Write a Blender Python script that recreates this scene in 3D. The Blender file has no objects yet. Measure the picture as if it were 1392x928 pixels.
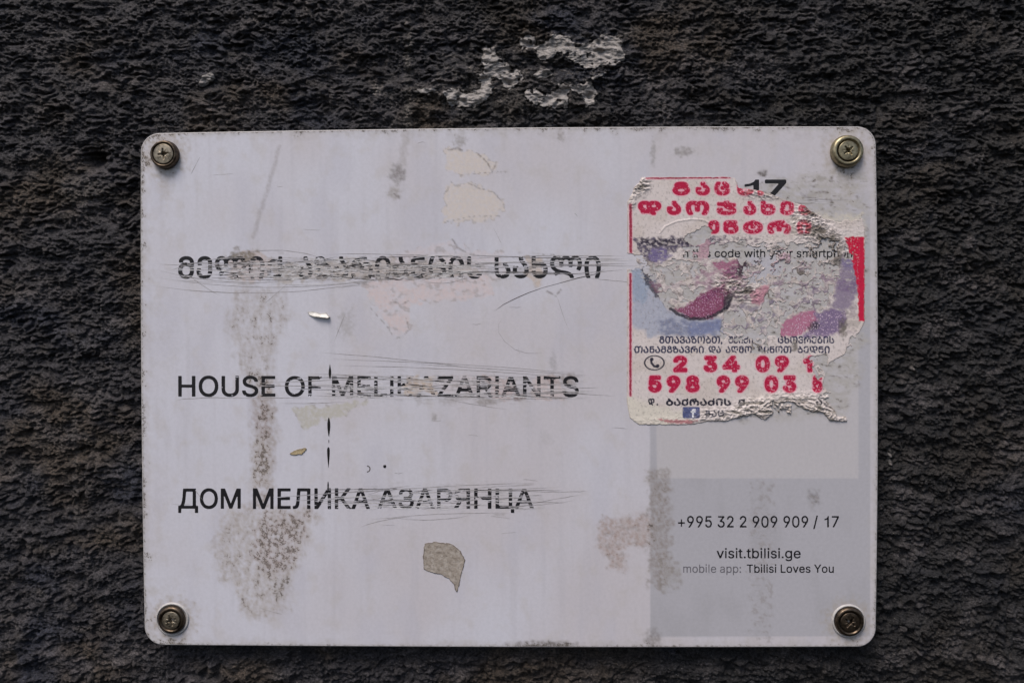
import bpy, math, random, os
import numpy as np
from math import radians as R

# ------------------------------------------------------------------ camera, light, exposure
sc = bpy.context.scene
col = sc.collection
W, H, F = 1392.0, 928.0, 1392.0*28/36
CAM_LOC = np.array([0.00882333, -0.32189168, 0.02321085])
CAM_ROT = (1.55807855, 0.0040733, 0.01983906)
cd = bpy.data.cameras.new("camera"); cam = bpy.data.objects.new("camera", cd); col.objects.link(cam)
cd.lens = 28; cd.sensor_width = 36; cd.clip_start = 0.005; cd.clip_end = 50
cam.location = CAM_LOC; cam.rotation_euler = CAM_ROT
sc.camera = cam
SUN_EL, SUN_AZ = 60, -30          # degrees: height, and to the left of straight-out-from-the-wall
world = bpy.data.worlds.new("World"); sc.world = world; world.use_nodes = True
wn = world.node_tree; wn.nodes.clear()
sky = wn.nodes.new('ShaderNodeTexSky'); sky.sky_type = 'NISHITA'; sky.sun_disc = False
sky.sun_elevation = R(SUN_EL); sky.sun_rotation = R(180-SUN_AZ); sky.dust_density = 3.0; sky.air_density = 1.0
bg = wn.nodes.new('ShaderNodeBackground'); bg.inputs[1].default_value = 0.086
wo = wn.nodes.new('ShaderNodeOutputWorld')
wn.links.new(sky.outputs[0], bg.inputs[0]); wn.links.new(bg.outputs[0], wo.inputs[0])
sd = bpy.data.lights.new("sun", 'SUN'); sun = bpy.data.objects.new("sun", sd); col.objects.link(sun)
sd.energy = 1.9; sd.angle = R(26); sd.color = (1.0, 0.93, 0.86)
a, e = R(SUN_AZ), R(SUN_EL)
from mathutils import Vector
dirv = Vector((math.sin(a)*math.cos(e), -math.cos(a)*math.cos(e), math.sin(e)))
sun.rotation_euler = dirv.to_track_quat('Z', 'Y').to_euler()
sc.view_settings.view_transform = 'Standard'; sc.view_settings.look = 'None'
sc.view_settings.gamma = 1; sc.view_settings.use_curve_mapping = False
sc.view_settings.exposure = 0.60

# ------------------------------------------------------------------ helpers
def rotm():
    x, y, z = CAM_ROT
    cx, sx, cy, sy, cz, sz = math.cos(x), math.sin(x), math.cos(y), math.sin(y), math.cos(z), math.sin(z)
    return np.array([[cz,-sz,0],[sz,cz,0],[0,0,1]]) @ np.array([[cy,0,sy],[0,1,0],[-sy,0,cy]]) @ np.array([[1,0,0],[0,cx,-sx],[0,sx,cx]])
RM = rotm()
def plane(u, v, Y):
    """photograph measure (u, v) laid out on the upright plane y = Y -> x, z there"""
    a = (np.asarray(u, float)-W/2)/F; b = (H/2-np.asarray(v, float))/F
    d = RM @ np.stack([a.ravel(), b.ravel(), -np.ones(a.size)])
    t = (Y-CAM_LOC[1])/d[1]
    return (CAM_LOC[0]+t*d[0]).reshape(a.shape), (CAM_LOC[2]+t*d[2]).reshape(a.shape)
MM = 0.001
PX = 0.2975                       # millimetres per photograph unit on the sign
WALL_Y = 0.0052                   # mean stone surface; the sign's face is y = 0

def lin(c):
    c = np.asarray(c, float)/255.0
    return np.where(c <= 0.04045, c/12.92, ((c+0.055)/1.055)**2.4)
def sstep(a, b, x):
    t = np.clip((x-a)/(b-a), 0, 1); return t*t*(3-2*t)

_rs = np.random.RandomState(7)
PERM = _rs.permutation(512); PERM = np.concatenate([PERM, PERM, PERM])
GA = _rs.rand(512)*2*np.pi; GX, GY = np.cos(GA), np.sin(GA)
def noise(x, y, seed=0):
    x = np.asarray(x, float)+seed*17.31+1000; y = np.asarray(y, float)+seed*9.77+1000
    xi = np.floor(x).astype(np.int64); yi = np.floor(y).astype(np.int64)
    xf, yf = x-xi, y-yi
    xi &= 511; yi &= 511
    u = xf*xf*xf*(xf*(xf*6-15)+10); v = yf*yf*yf*(yf*(yf*6-15)+10)
    def g(i, j, dx, dy):
        h = PERM[PERM[(xi+i) & 511]+((yi+j) & 511)]
        return GX[h]*dx+GY[h]*dy
    a = g(0,0,xf,yf); b = g(1,0,xf-1,yf); c = g(0,1,xf,yf-1); d = g(1,1,xf-1,yf-1)
    return 1.5*((a+u*(b-a))+v*((c+u*(d-c))-(a+u*(b-a))))
def fbm(x, y, o=4, seed=0, g=0.5):
    s = 0; a = 1; n = 0
    for k in range(o):
        s = s+a*noise(x*2**k, y*2**k, seed+k*3); n += a; a *= g
    return s/n
def blur(a, s):
    r = int(max(1, math.ceil(3*s))); k = np.exp(-0.5*(np.arange(-r, r+1)/s)**2); k /= k.sum()
    p = np.pad(a, r, mode='edge')
    t = sum(k[i]*p[i:i+a.shape[0], :] for i in range(2*r+1))
    return sum(k[i]*t[:, i:i+a.shape[1]] for i in range(2*r+1))
def sdpoly(U, V, pts):
    """signed distance, positive inside"""
    pts = np.array(pts, float); d = np.full(U.shape, 1e9); ins = np.zeros(U.shape, bool)
    n = len(pts)
    for i in range(n):
        x0, y0 = pts[i]; x1, y1 = pts[(i+1) % n]
        ex, ey = x1-x0, y1-y0; L = ex*ex+ey*ey+1e-9
        t = np.clip(((U-x0)*ex+(V-y0)*ey)/L, 0, 1)
        d = np.minimum(d, (U-x0-t*ex)**2+(V-y0-t*ey)**2)
        c = ((y0 > V) != (y1 > V)) & (U < (x1-x0)*(V-y0)/((y1-y0) if y1 != y0 else 1e-9)+x0)
        ins ^= c
    return np.where(ins, 1, -1)*np.sqrt(d)
def polym(U, V, pts, soft=1.5, rag=0, rs=8, seed=0, o=3):
    """0..1 coverage of a polygon with a ragged edge (whole arrays, computed only near it)"""
    out = np.zeros(U.shape)
    p = np.array(pts, float); m = soft+rag*2+3
    s = (U > p[:,0].min()-m) & (U < p[:,0].max()+m) & (V > p[:,1].min()-m) & (V < p[:,1].max()+m)
    if not s.any(): return out
    u, v = U[s], V[s]
    d = sdpoly(u, v, pts)
    if rag: d = d+rag*2*fbm(u/rs, v/rs, o, seed)
    out[s] = sstep(-soft, soft, d)
    return out
def blob(U, V, cx, cy, rx, ry, soft=0.4, rag=0.5, rs=10, seed=0, ang=0):
    c, s = math.cos(R(ang)), math.sin(R(ang))
    x = ((U-cx)*c+(V-cy)*s)/rx; y = (-(U-cx)*s+(V-cy)*c)/ry
    out = np.zeros(U.shape); q = (np.abs(x) < 2.2) & (np.abs(y) < 2.2)
    if not q.any(): return out
    d = np.hypot(x[q], y[q])+rag*fbm(U[q]/rs, V[q]/rs, 3, seed)
    out[q] = sstep(1+soft, 1-soft, d)
    return out
def linedist(U, V, pts):
    d = np.full(U.shape, 1e9)
    for (x0, y0), (x1, y1) in zip(pts[:-1], pts[1:]):
        ex, ey = x1-x0, y1-y0; L = ex*ex+ey*ey+1e-9
        t = np.clip(((U-x0)*ex+(V-y0)*ey)/L, 0, 1)
        d = np.minimum(d, np.hypot(U-x0-t*ex, V-y0-t*ey))
    return d
def mix(C, c, m):
    return C*(1-m[..., None])+lin(c)*m[..., None]

def link(o, parent=None):
    col.objects.link(o)
    if parent is not None: o.parent = parent
    return o
def tag(o, label=None, cat=None, group=None, kind=None):
    for k, v in (('label', label), ('category', cat), ('group', group), ('kind', kind)):
        if v: o[k] = v
    return o
def empty(name, loc=(0,0,0)):
    o = bpy.data.objects.new(name, None); o.location = loc; o.empty_display_size = .01
    return link(o)
def mesh(name, co, faces, mat, parent=None, attrs=None, smooth=True, uvw=None):
    co = np.asarray(co, np.float32); me = bpy.data.meshes.new(name)
    if isinstance(faces, np.ndarray):
        nf, k = faces.shape
        me.vertices.add(len(co)); me.vertices.foreach_set('co', co.ravel())
        me.loops.add(nf*k); me.loops.foreach_set('vertex_index', faces.ravel().astype(np.int32))
        me.polygons.add(nf); me.polygons.foreach_set('loop_start', np.arange(0, nf*k, k, dtype=np.int32))
        me.update(calc_edges=True)
    else:
        me.from_pydata([tuple(map(float, c)) for c in co], [], faces)
        me.update()
    me.polygons.foreach_set('use_smooth', np.full(len(me.polygons), smooth))
    for n, arr in (attrs or {}).items():
        at = me.color_attributes.new(n, 'FLOAT_COLOR', 'POINT')
        b = np.ones((len(co), 4), np.float32); b[:, :3] = arr
        at.data.foreach_set('color', b.ravel())
    me.materials.append(mat)
    return link(bpy.data.objects.new(name, me), parent)

def grid(us, vs):
    U, V = np.meshgrid(us, vs); return U, V
def field_mesh(name, U, V, f, h, mat, Y, parent=None, attrs=None, skirt=None, origin=None):
    """height field h (mm towards the viewer's side) on the plane y=Y, kept where f>0; the cut edge follows f=0"""
    ny, nx = U.shape; U = U.copy(); V = V.copy(); h = h.copy()
    if f is not None:
        cell = np.maximum.reduce([f[:-1,:-1], f[1:,:-1], f[:-1,1:], f[1:,1:]]) > 0
        neg = f <= 0
        du = U[0,1]-U[0,0]; dv = V[1,0]-V[0,0]
        gy, gx = np.gradient(f, dv, du); g2 = gx*gx+gy*gy+1e-12
        mx, my = np.clip(-f*gx/g2, -du, du), np.clip(-f*gy/g2, -dv, dv)
        U = np.where(neg, U+mx, U); V = np.where(neg, V+my, V)
        if skirt is not None: h = np.where(neg, skirt, h)
    else: cell = np.ones((ny-1, nx-1), bool)
    idx = np.arange(ny*nx).reshape(ny, nx)
    q = np.stack([idx[:-1,:-1][cell], idx[1:,:-1][cell], idx[1:,1:][cell], idx[:-1,1:][cell]], 1)
    used = np.unique(q); remap = np.full(ny*nx, -1, np.int64); remap[used] = np.arange(len(used))
    x, z = plane(U, V, Y)
    co = np.stack([x.ravel(), np.full(x.size, Y)-h.ravel()*MM, z.ravel()], 1)[used]
    at = {k: v.reshape(-1, 3)[used] for k, v in (attrs or {}).items()}
    if origin is not None: co = co-np.array(origin)
    o = mesh(name, co, remap[q], mat, parent, at)
    if origin is not None: o.location = origin
    return o

# ---- node helpers
def newmat(name):
    m = bpy.data.materials.new(name); m.use_nodes = True; nt = m.node_tree
    return m, nt, nt.nodes['Principled BSDF']
def N(nt, t, **kw):
    n = nt.nodes.new(t)
    for k, v in kw.items():
        if k in n.inputs: n.inputs[k].default_value = v
        else: setattr(n, k, v)
    return n
def mathn(nt, op, a, b=None, clamp=False):
    n = nt.nodes.new('ShaderNodeMath'); n.operation = op; n.use_clamp = clamp
    for i, s in enumerate((a, b)):
        if s is None: continue
        if isinstance(s, (int, float)): n.inputs[i].default_value = s
        else: nt.links.new(s, n.inputs[i])
    return n.outputs[0]
def mixc(nt, f, a, b, mode='MIX'):
    n = nt.nodes.new('ShaderNodeMix'); n.data_type = 'RGBA'; n.blend_type = mode
    for i, s in ((0, f), (6, a), (7, b)):
        if isinstance(s, (int, float)): n.inputs[i].default_value = s
        elif isinstance(s, tuple): n.inputs[i].default_value = s
        else: nt.links.new(s, n.inputs[i])
    return n.outputs[2]
def noisen(nt, vec, scale, detail=4, rough=0.55, stretch=None):
    if stretch:
        mp = nt.nodes.new('ShaderNodeMapping'); mp.inputs['Scale'].default_value = stretch
        nt.links.new(vec, mp.inputs[0]); vec = mp.outputs[0]
    n = nt.nodes.new('ShaderNodeTexNoise'); n.inputs['Scale'].default_value = scale
    n.inputs['Detail'].default_value = detail; n.inputs['Roughness'].default_value = rough
    nt.links.new(vec, n.inputs['Vector']); return n.outputs[0]
def ramp(nt, f, a, b):
    n = nt.nodes.new('ShaderNodeMapRange'); n.interpolation_type = 'SMOOTHSTEP'
    nt.links.new(f, n.inputs[0]) if not isinstance(f, float) else None
    for i, s in ((1, a), (2, b)):
        if isinstance(s, (int, float)): n.inputs[i].default_value = s
        else: nt.links.new(s, n.inputs[i])
    return n.outputs[0]
def srgb(r, g, b): 
    c = lin((r, g, b)); return (float(c[0]), float(c[1]), float(c[2]), 1.0)
def pos(nt): return nt.nodes.new('ShaderNodeNewGeometry').outputs['Position']
def bump(nt, h, dist, strength, bsdf, normal=None):
    b = nt.nodes.new('ShaderNodeBump'); b.inputs['Distance'].default_value = dist
    if isinstance(strength, (int, float)): b.inputs['Strength'].default_value = strength
    else: nt.links.new(strength, b.inputs['Strength'])
    nt.links.new(h, b.inputs['Height'])
    nt.links.new(b.outputs[0], bsdf.inputs['Normal'])

# ------------------------------------------------------------------ materials
# surfaces whose colour comes from what has been printed, stuck and smeared on them ("tint"),
# "wear": R = density of dirt specks, G = roughness, B = torn-fibre relief
def make_layer_mat(name, grain=1.0, spec=0.35, speckcol=(70,62,55), fibre=0.00012):
    m, nt, b = newmat(name); L = nt.links.new; p = pos(nt)
    t = N(nt, 'ShaderNodeAttribute', attribute_name='tint'); w = N(nt, 'ShaderNodeAttribute', attribute_name='wear')
    sp = N(nt, 'ShaderNodeSeparateColor'); L(w.outputs['Color'], sp.inputs[0])
    n1 = noisen(nt, p, 2300, 3, 0.6); n2 = noisen(nt, p, 800, 5, 0.65)
    fine = ramp(nt, noisen(nt, p, 700, 5, 0.7), 0.2, 0.8)
    c = mixc(nt, 0.10*grain, t.outputs['Color'], (0.0,0.0,0.0,1))
    lum = mixc(nt, fine, (0.90,0.90,0.90,1), (1.10,1.10,1.10,1))
    c = mixc(nt, grain, t.outputs['Color'], lum, 'MULTIPLY') if grain <= 1 else c
    comb = mathn(nt, 'ADD', mathn(nt, 'MULTIPLY', n1, 0.55), mathn(nt, 'MULTIPLY', n2, 0.45))
    thr = mathn(nt, 'SUBTRACT', 0.80, mathn(nt, 'MULTIPLY', sp.outputs[0], 0.34))
    f = ramp(nt, comb, thr, mathn(nt, 'ADD', thr, 0.045))
    c = mixc(nt, mathn(nt, 'MULTIPLY', f, 0.78), c, srgb(*speckcol))
    L(c, b.inputs['Base Color'])
    L(sp.outputs[1], b.inputs['Roughness']); b.inputs['Specular IOR Level'].default_value = spec
    bump(nt, noisen(nt, p, 900, 5, 0.65), fibre, sp.outputs[2], b)
    return m
M_PLATE = make_layer_mat("weathered_white_enamel", 0.55, 0.4, (84,76,70))
M_PAPER = make_layer_mat("torn_printed_paper", 0.9, 0.25, (96,84,76), 0.0002)

def make_stone():
    m, nt, b = newmat("dark_tooled_stone"); L = nt.links.new; p = pos(nt)
    t = N(nt, 'ShaderNodeAttribute', attribute_name='tint')
    g1 = noisen(nt, p, 900, 5, 0.7, (1,1,1.5)); g2 = noisen(nt, p, 260, 5, 0.65, (1,1,1.7)); g3 = noisen(nt, p, 2600, 2, 0.6)
    c = mixc(nt, 1.0, t.outputs['Color'], mixc(nt, ramp(nt, g1, 0.34, 0.68), (0.35,0.35,0.36,1), (1.9,1.85,1.8,1)), 'MULTIPLY')
    c = mixc(nt, 1.0, c, mixc(nt, ramp(nt, g2, 0.25, 0.75), (0.6,0.6,0.62,1), (1.4,1.36,1.3,1)), 'MULTIPLY')
    c = mixc(nt, mathn(nt, 'MULTIPLY', ramp(nt, g3, 0.66, 0.74), 0.75), c, srgb(168,164,160))
    L(c, b.inputs['Base Color']); b.inputs['Roughness'].default_value = 0.62; b.inputs['Specular IOR Level'].default_value = 0.35
    bump(nt, mathn(nt, 'ADD', g1, mathn(nt, 'MULTIPLY', g3, 0.35)), 0.0019, 1.0, b)
    return m
M_STONE = make_stone()
def make_plain(name, c, rough=0.5, metal=0.0, spec=0.4, var=0.15, scale=900, bmp=0.00005, c2=None, thr=(0.5,0.7)):
    m, nt, b = newmat(name); p = pos(nt)
    n = noisen(nt, p, scale, 5, 0.65)
    lo = tuple(x*(1-var) for x in srgb(*c)[:3])+(1,); hi = tuple(min(1, x*(1+var)) for x in srgb(*c)[:3])+(1,)
    cc = mixc(nt, ramp(nt, n, 0.3, 0.7), lo, hi)
    if c2: cc = mixc(nt, ramp(nt, noisen(nt, p, scale*0.45, 6, 0.7), *thr), cc, srgb(*c2))
    nt.links.new(cc, b.inputs['Base Color'])
    b.inputs['Roughness'].default_value = rough; b.inputs['Metallic'].default_value = metal
    b.inputs['Specular IOR Level'].default_value = spec
    bump(nt, n, bmp, 0.8, b)
    return m
M_INK = make_plain("black_sign_ink", (20,18,23), 0.5, var=0.3)
M_INKGREY = make_plain("grey_sign_ink", (104,102,108), 0.5)
M_SCRATCH = make_plain("dirt_filled_scratch", (150,145,145), 0.8, var=0.35, scale=500)
M_SCRATCHD = make_plain("dark_dirt_in_deep_scratch", (84,78,76), 0.8, var=0.4, scale=500)
M_SCRATCHP = make_plain("pale_burred_scratch", (212,209,210), 0.6, var=0.1)
M_BRONZE = make_plain("tarnished_nickel", (146,136,120), 0.42, .85, var=0.35, scale=700, bmp=0.00006, c2=(46,38,30), thr=(0.5,0.75))
M_BRONZED = make_plain("dark_tarnished_nickel", (92,80,68), 0.40, .9, var=0.35, scale=700, bmp=0.00006, c2=(32,26,22), thr=(0.45,0.7))
M_BRASS = make_plain("yellowed_nickel", (148,138,112), 0.42, .85, var=0.3, scale=700, bmp=0.00005, c2=(60,50,36), thr=(0.52,0.78))
M_PVC = make_plain("whitish_plastic_ring", (176,172,170), 0.45, 0.0, var=0.08, c2=(120,112,102), thr=(0.6,0.85))
M_GROOVE = make_plain("grimy_groove", (26,22,20), 0.8, var=0.3)
M_DRIP = make_plain("black_paint_drip", (22,20,22), 0.35, var=0.3)

# ------------------------------------------------------------------ the stone wall
def wall_core(u, v):
    """relief of the stone in mm"""
    wx = u+6*fbm(u/30, v/22, 2, 41); wy = v+4*fbm(u/26, v/18, 2, 43)+0.05*u
    amp = np.clip(0.8+1.3*fbm(u/60, v/42, 2, 47), .1, 2.0)
    h = 1.9*fbm(u/95, v/50, 3, 1)
    h = h+1.9*fbm(wx/30, wy/17, 2, 5, 0.5)
    h = h-1.5*sstep(.25, .6, fbm(u/34, v/20, 3, 91))
    h = h+amp*1.25*(np.abs(noise(wx/15, wy/8.2, 11))*2-0.7)
    h = h+1.0*fbm(wx/11, wy/6.6, 3, 15, 0.6)
    return h
def wall_fine(u, v):
    k = np.clip(0.95+1.1*fbm(u/55, v/38, 3, 49), .25, 2.0)
    return .85*k*(0.75*(np.abs(noise(u/6.4, v/4.4, 17))*2-.6)+0.5*noise(u/4.0, v/3.0, 19)+0.34*noise(u/2.3, v/2.0, 23))
def wall_features(u, v):
    h = np.zeros(u.shape)
    h -= 8.0*np.exp(-(((u-126)/12)**2+((v-220)/9)**2))
    h -= 1.6*np.exp(-(((u-122)/34)**2+((v-216)/13)**2))
    h += 1.6*np.exp(-(((u-132)/30)**2+((v-256)/15)**2))
    h -= 1.0*np.exp(-(((u-745)/34)**2+((v-82)/14)**2))
    h += 0.8*np.exp(-(((u-555)/5)**2))*sstep(185, 150, v)*(0.4+0.6*noise(u/9, v/22, 3))
    return h
def axis(a, b, lo, hi, st):
    core = list(np.arange(a, b+st, st)); s = st; x = core[-1]; up = []
    while x < hi: s = min(s*1.10, 14); x += s; up.append(x)
    s = st; x = core[0]; dn = []
    while x > lo: s = min(s*1.10, 14); x -= s; dn.append(x)
    return np.array(dn[::-1]+core+up)
us = axis(-14, 1406, -900, 2300, 1.3); vs = axis(-14, 942, -700, 1650, 1.3)
U, V = grid(us, vs)
hc = wall_core(U, V)+wall_features(U, V)
hh = hc+wall_fine(U, V)
hh = hh-0.75
# behind the sign the stone was dressed flatter and is out of sight
inside = np.minimum(np.minimum(U-191, 1192-U), np.minimum(V-172, 879-V))
hh = np.where(inside > -30, np.minimum(hh, 3.6), hh)
keep = np.where(inside > 34, -1.0, 1.0)
C = np.zeros(U.shape+(3,))
n = fbm(U/150, V/110, 4, 61); C[:] = lin((58,57,62))
C = mix(C, (72,64,57), sstep(-0.1, 0.35, n)*0.9)
C = mix(C, (47,50,62), sstep(0.05, 0.4, fbm(U/120, V/90, 3, 71))*0.9)
C = mix(C, (76,72,70), sstep(0.15, 0.5, fbm(U/40, V/22, 3, 81))*0.5)
C = mix(C, (38,38,39), sstep(-.3, .4, fbm(U/260, V/260, 2, 87)+(U-900)/900)*.75)  # painted light falloff: stone colour darkened towards the right
C = mix(C, (98,93,87), blob(U, V, 120, 262, 36, 16, 0.5, 0.8, 12, 3)*0.45)
C = mix(C, (88,85,88), sstep(0.0, .45, fbm(U/70, V/50, 4, 93, .6))*.6)
C = mix(C, (112,108,106), np.clip(polym(U, V, [(600,70),(650,58),(700,50),(850,42),(856,90),(820,112),(812,146),(740,152),(600,150),(560,132),(500,136),(500,118),(590,116)], 8, 12, 22, 5)*sstep(-.05, .4, fbm(U/14, V/9, 4, 95, .65)), 0, 1)*.7)
C = mix(C, (120,116,112), polym(U, V, [(551,30),(559,30),(560,175),(550,175)], 4, 4, 9, 4)*0.5)
C = mix(C, (110,100,92), blob(U, V, 330, 912, 34, 12, 0.5, 0.9, 12, 3)*0.6)
C = mix(C, (110,106,104), polym(U, V, [(100,470),(104,470),(102,720),(98,720)], 3, 3, 7, 9)*0.35)
C = mix(C, (132,128,126), blob(U, V, 1210, 622, 2.5, 8, 0.4, 0.6, 4, 3)+blob(U, V, 1242, 505, 12, 5, 0.4, 1.2, 5, 8)*0.6)
C = mix(C, (160,154,150), blob(U, V, 512, 122, 7, 5, 0.4, 1.4, 5, 8)*0.6)
x, z = plane(U, V, WALL_Y)
idx = np.arange(U.size).reshape(U.shape)
cell = np.minimum.reduce([keep[:-1,:-1], keep[1:,:-1], keep[:-1,1:], keep[1:,1:]]) > 0
q = np.stack([idx[:-1,:-1][cell], idx[1:,:-1][cell], idx[1:,1:][cell], idx[:-1,1:][cell]], 1)
used = np.unique(q); rm = np.full(U.size, -1); rm[used] = np.arange(len(used))
SAG = 0.30                        # lumps hang over a little, as on weathered tooled stone
co = np.stack([x.ravel(), WALL_Y-hh.ravel()*MM, z.ravel()-SAG*hh.ravel()*MM], 1)[used]
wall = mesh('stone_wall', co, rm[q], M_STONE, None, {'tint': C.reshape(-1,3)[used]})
tag(wall, 'dark rough tooled stone wall that the sign is screwed to', 'wall', kind='structure')
# the flat bed behind the sign
bx, bz = plane(np.array([215, 1168, 1168, 215.]), np.array([196, 196, 856, 856.]), WALL_Y)
mesh('wall_bed', [(bx[i], WALL_Y+0.001, bz[i]) for i in range(4)], [(0,3,2,1)], M_STONE, wall, {'tint': np.tile(lin((52,52,54)), (4,1))}, smooth=False)

# ------------------------------------------------------------------ plaster remnants on the wall
M_PLASTER = make_layer_mat("pale_flaking_plaster", 1.0, 0.25, (70,64,60), 0.0005)
def plaster(polys, label, seed, rag=9, thick=0.45, colr=(140,135,132), thr=0.0, grp='plaster remnants on the wall above the sign'):
    P = np.concatenate([np.array(p, float) for p in polys])
    u0, v0 = P.min(0)-14; u1, v1 = P.max(0)+14
    U, V = grid(np.arange(u0, u1, 0.75), np.arange(v0, v1, 0.75))
    f = np.full(U.shape, -50.)
    for p in polys: f = np.maximum(f, sdpoly(U, V, p))
    f = f+rag*fbm(U/11, V/8, 5, seed, 0.65)*1.8+2.0*noise(U/3.5, V/2.8, seed+5)
    holes = fbm(U/14, V/9, 5, seed+9, .65); f = np.minimum(f, (0.22-holes)*26+thr*.7)
    f = blur(f, 0.8)
    core = wall_core(U, V)+wall_features(U, V)-0.75
    base = blur(core, 1.8)
    h = base+thick+0.35*fbm(U/7, V/5, 4, seed+2)+0.2*np.abs(noise(U/3, V/2.4, seed))+0.25*(1-np.abs(noise(U/9, V/4, seed+7))*2)
    edge = sstep(4, 0, f)
    h = h+0.35*edge*noise(U/6, V/6, seed+3)
    C = np.zeros(U.shape+(3,)); C[:] = lin(colr)
    C = mix(C, (162,156,153), sstep(-0.1, 0.4, fbm(U/9, V/6, 3, seed+4))*0.8)
    C = mix(C, (100,94,90), sstep(0.1, 0.5, fbm(U/6, V/4, 3, seed+6))*0.75)
    C = mix(C, (72,68,66), sstep(2.0, 0.0, f)*0.55)
    Wr = np.stack([np.full(U.shape, 0.42), np.full(U.shape, 0.85), np.full(U.shape, 0.9)], -1)
    cu, cv = P.mean(0); ox, oz = plane(cu, cv, WALL_Y)
    # build with the same sag as the stone
    ny, nx = U.shape
    o = field_mesh('plaster_patch', U, V, f, h, M_PLASTER, WALL_Y, None, {'tint': C, 'wear': Wr}, skirt=-1.2, origin=(float(ox), WALL_Y, float(oz)))
    me = o.data; c = np.empty(len(me.vertices)*3, np.float32); me.vertices.foreach_get('co', c); c = c.reshape(-1,3)
    c[:,2] -= SAG*np.maximum(-c[:,1], -0.0008); me.vertices.foreach_set('co', c.ravel()); me.update()
    return tag(o, label, 'plaster', grp)
plaster([[(706,52),(722,48),(728,60),(740,60),(752,46),(775,50),(782,64),(806,56),(820,46),(842,50),(850,80),(836,92),(812,92),(800,94),(778,84),(762,72),(742,84),(732,82),(728,68),(710,66)]],
        'largest pale plaster flake high above the sign, right of its centre', 21, 5, thr=3)
plaster([[(655,66),(672,62),(676,76),(690,84),(698,96),(708,92),(712,108),(700,116),(692,124),(680,110),(668,104),(670,126),(660,138),(640,146),(612,144),(602,128),(612,118),(640,126),(655,118),(648,104),(660,96),(654,80)]],
        'lacy crumbling plaster remnant above the sign, left of the largest flake', 23, 4, thr=3)
plaster([[(712,126),(728,120),(740,130),(760,122),(758,114),(782,116),(800,112),(813,126),(808,140),(796,146),(792,130),(776,122),(772,146),(748,148),(728,142),(716,136)]],
        'curved pale plaster flake just above the sign, beneath the largest flake', 27, 4, thr=3)
plaster([[(724,102),(734,93),(748,94),(752,102),(742,106),(730,108)]], 'small pale plaster crumb between the largest flake and the curved one', 29, 2, thr=4)
plaster([[(560,122),(590,118),(592,124),(578,129),(564,126)]], 'thin pale plaster sliver lying left of the lacy remnant', 31, 2, thr=4)
plaster([[(270,112),(276,102),(288,98),(293,104),(284,112),(268,121)]], 'lone pale plaster chip on the dark wall near upper left', 33, 2, thr=6, grp=None)
plaster([[(803,106),(822,97),(826,100),(808,109)]], 'tiny plaster splinter under the right end of the largest flake', 35, 1.5, thr=4)

# ------------------------------------------------------------------ the sign
sign = empty('house_sign', (0, 0, 0))
tag(sign, 'scratched white house sign with worn lettering in three scripts, screwed to a dark stone wall', 'sign')
# outline of the sheet: corners of the A4-like plate, edges very slightly bowed
def outline(off=0.0):
    L, Rr, T, B, r = 191.0, 1192.5, 176.0, 878.5, 25.0
    pts = []
    for cx, cy, a0 in ((Rr-r, T+r, -90), (Rr-r, B-r, 0), (L+r, B-r, 90), (L+r, T+r, 180)):
        for k in range(0, 13):
            a = R(a0+k*7.5); pts.append((cx+(r-off)*math.cos(a), cy+(r-off)*math.sin(a)))
    out = []
    for i in range(len(pts)):
        p, q2 = pts[i], pts[(i+1) % len(pts)]
        nseg = 16 if math.dist(p, q2) > 60 else 1
        for k in range(nseg):
            t = k/nseg; out.append((p[0]+(q2[0]-p[0])*t, p[1]+(q2[1]-p[1])*t))
    res = []
    for u, v in out:
        s, t = (u-L)/(Rr-L), (v-T)/(B-T)
        u2 = u+(1-s)*(0.3+5.6*t-2.4*4*t*(1-t))+s*(-2.0-0.2*t+3.4*4*t*(1-t))
        v2 = v+(1-t)*(5.4-9.4*s-0.0-3.1*4*s*(1-s))+t*(-2.4+2.6*s+1.9*4*s*(1-s))
        res.append((u2, v2))
    return res
OUT0, OUT1 = outline(0), outline(1.3)
PU, PV = grid(np.arange(186, 1199, 1.5), np.arange(166, 884, 1.5))
f = sdpoly(PU, PV, OUT1)
C = np.zeros(PU.shape+(3,)); C[:] = lin((204,203,212))
C = mix(C, (198,193,198), sstep(-0.5, 0.5, fbm(PU/160, PV/200, 3, 101)+(PU-560)/900))  # slight left-to-right falloff of the light, put into the plate colour
C = mix(C, (192,190,200), sstep(0.0, 0.5, fbm(PU/60, PV/140, 3, 103))*0.5)
C = mix(C, (186,183,190), sstep(0, .6, fbm(PU/13, PV/220, 4, 109))*.35)
C = mix(C, (190,184,182), sstep(.05, .5, fbm(PU/26, PV/30, 4, 110))*.35)
# printed grey panel and paler code panel
gp = polym(PU, PV, [(883,250),(1183,250),(1183,864),(884,865)], 1.0)
gp = gp*sstep(215, 345, PV+30*fbm(PU/40, PV/30, 3, 112))
C = mix(C, (177,175,181), gp)
C = mix(C, (168,166,171), gp*sstep(0, .5, fbm(PU/50, PV/120, 3, 107))*0.6)
cp = polym(PU, PV, [(890,318),(1167,318),(1167,650),(893,650)], 0.8)
C = mix(C, (190,186,189), cp)
spk = 0.17+0.16*fbm(PU/60, PV/60, 2, 5)
rough = 0.40+.16*fbm(PU/90, PV/120, 4, 97)+.08*fbm(PU/9, PV/30, 3, 98); rel = np.full(PU.shape, 0.06)
GRN = np.clip(.85+1.1*fbm(PU/5, PV/5, 4, 301, .6), .15, 1.15)
def stain(m, c, s=0.0, k=1.0, r=None):
    global C, spk, rough, rel
    m = np.clip(m*GRN, 0, 1); s = s*.5
    C = mix(C, c, np.clip(m*k, 0, 1)); spk = spk+m*s; rel = np.maximum(rel, m*(0.0 if r is None else r))
    rough = rough+m*0.25*(s > 0)
tex = fbm(PU/7, PV/9, 4, 111)
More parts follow.
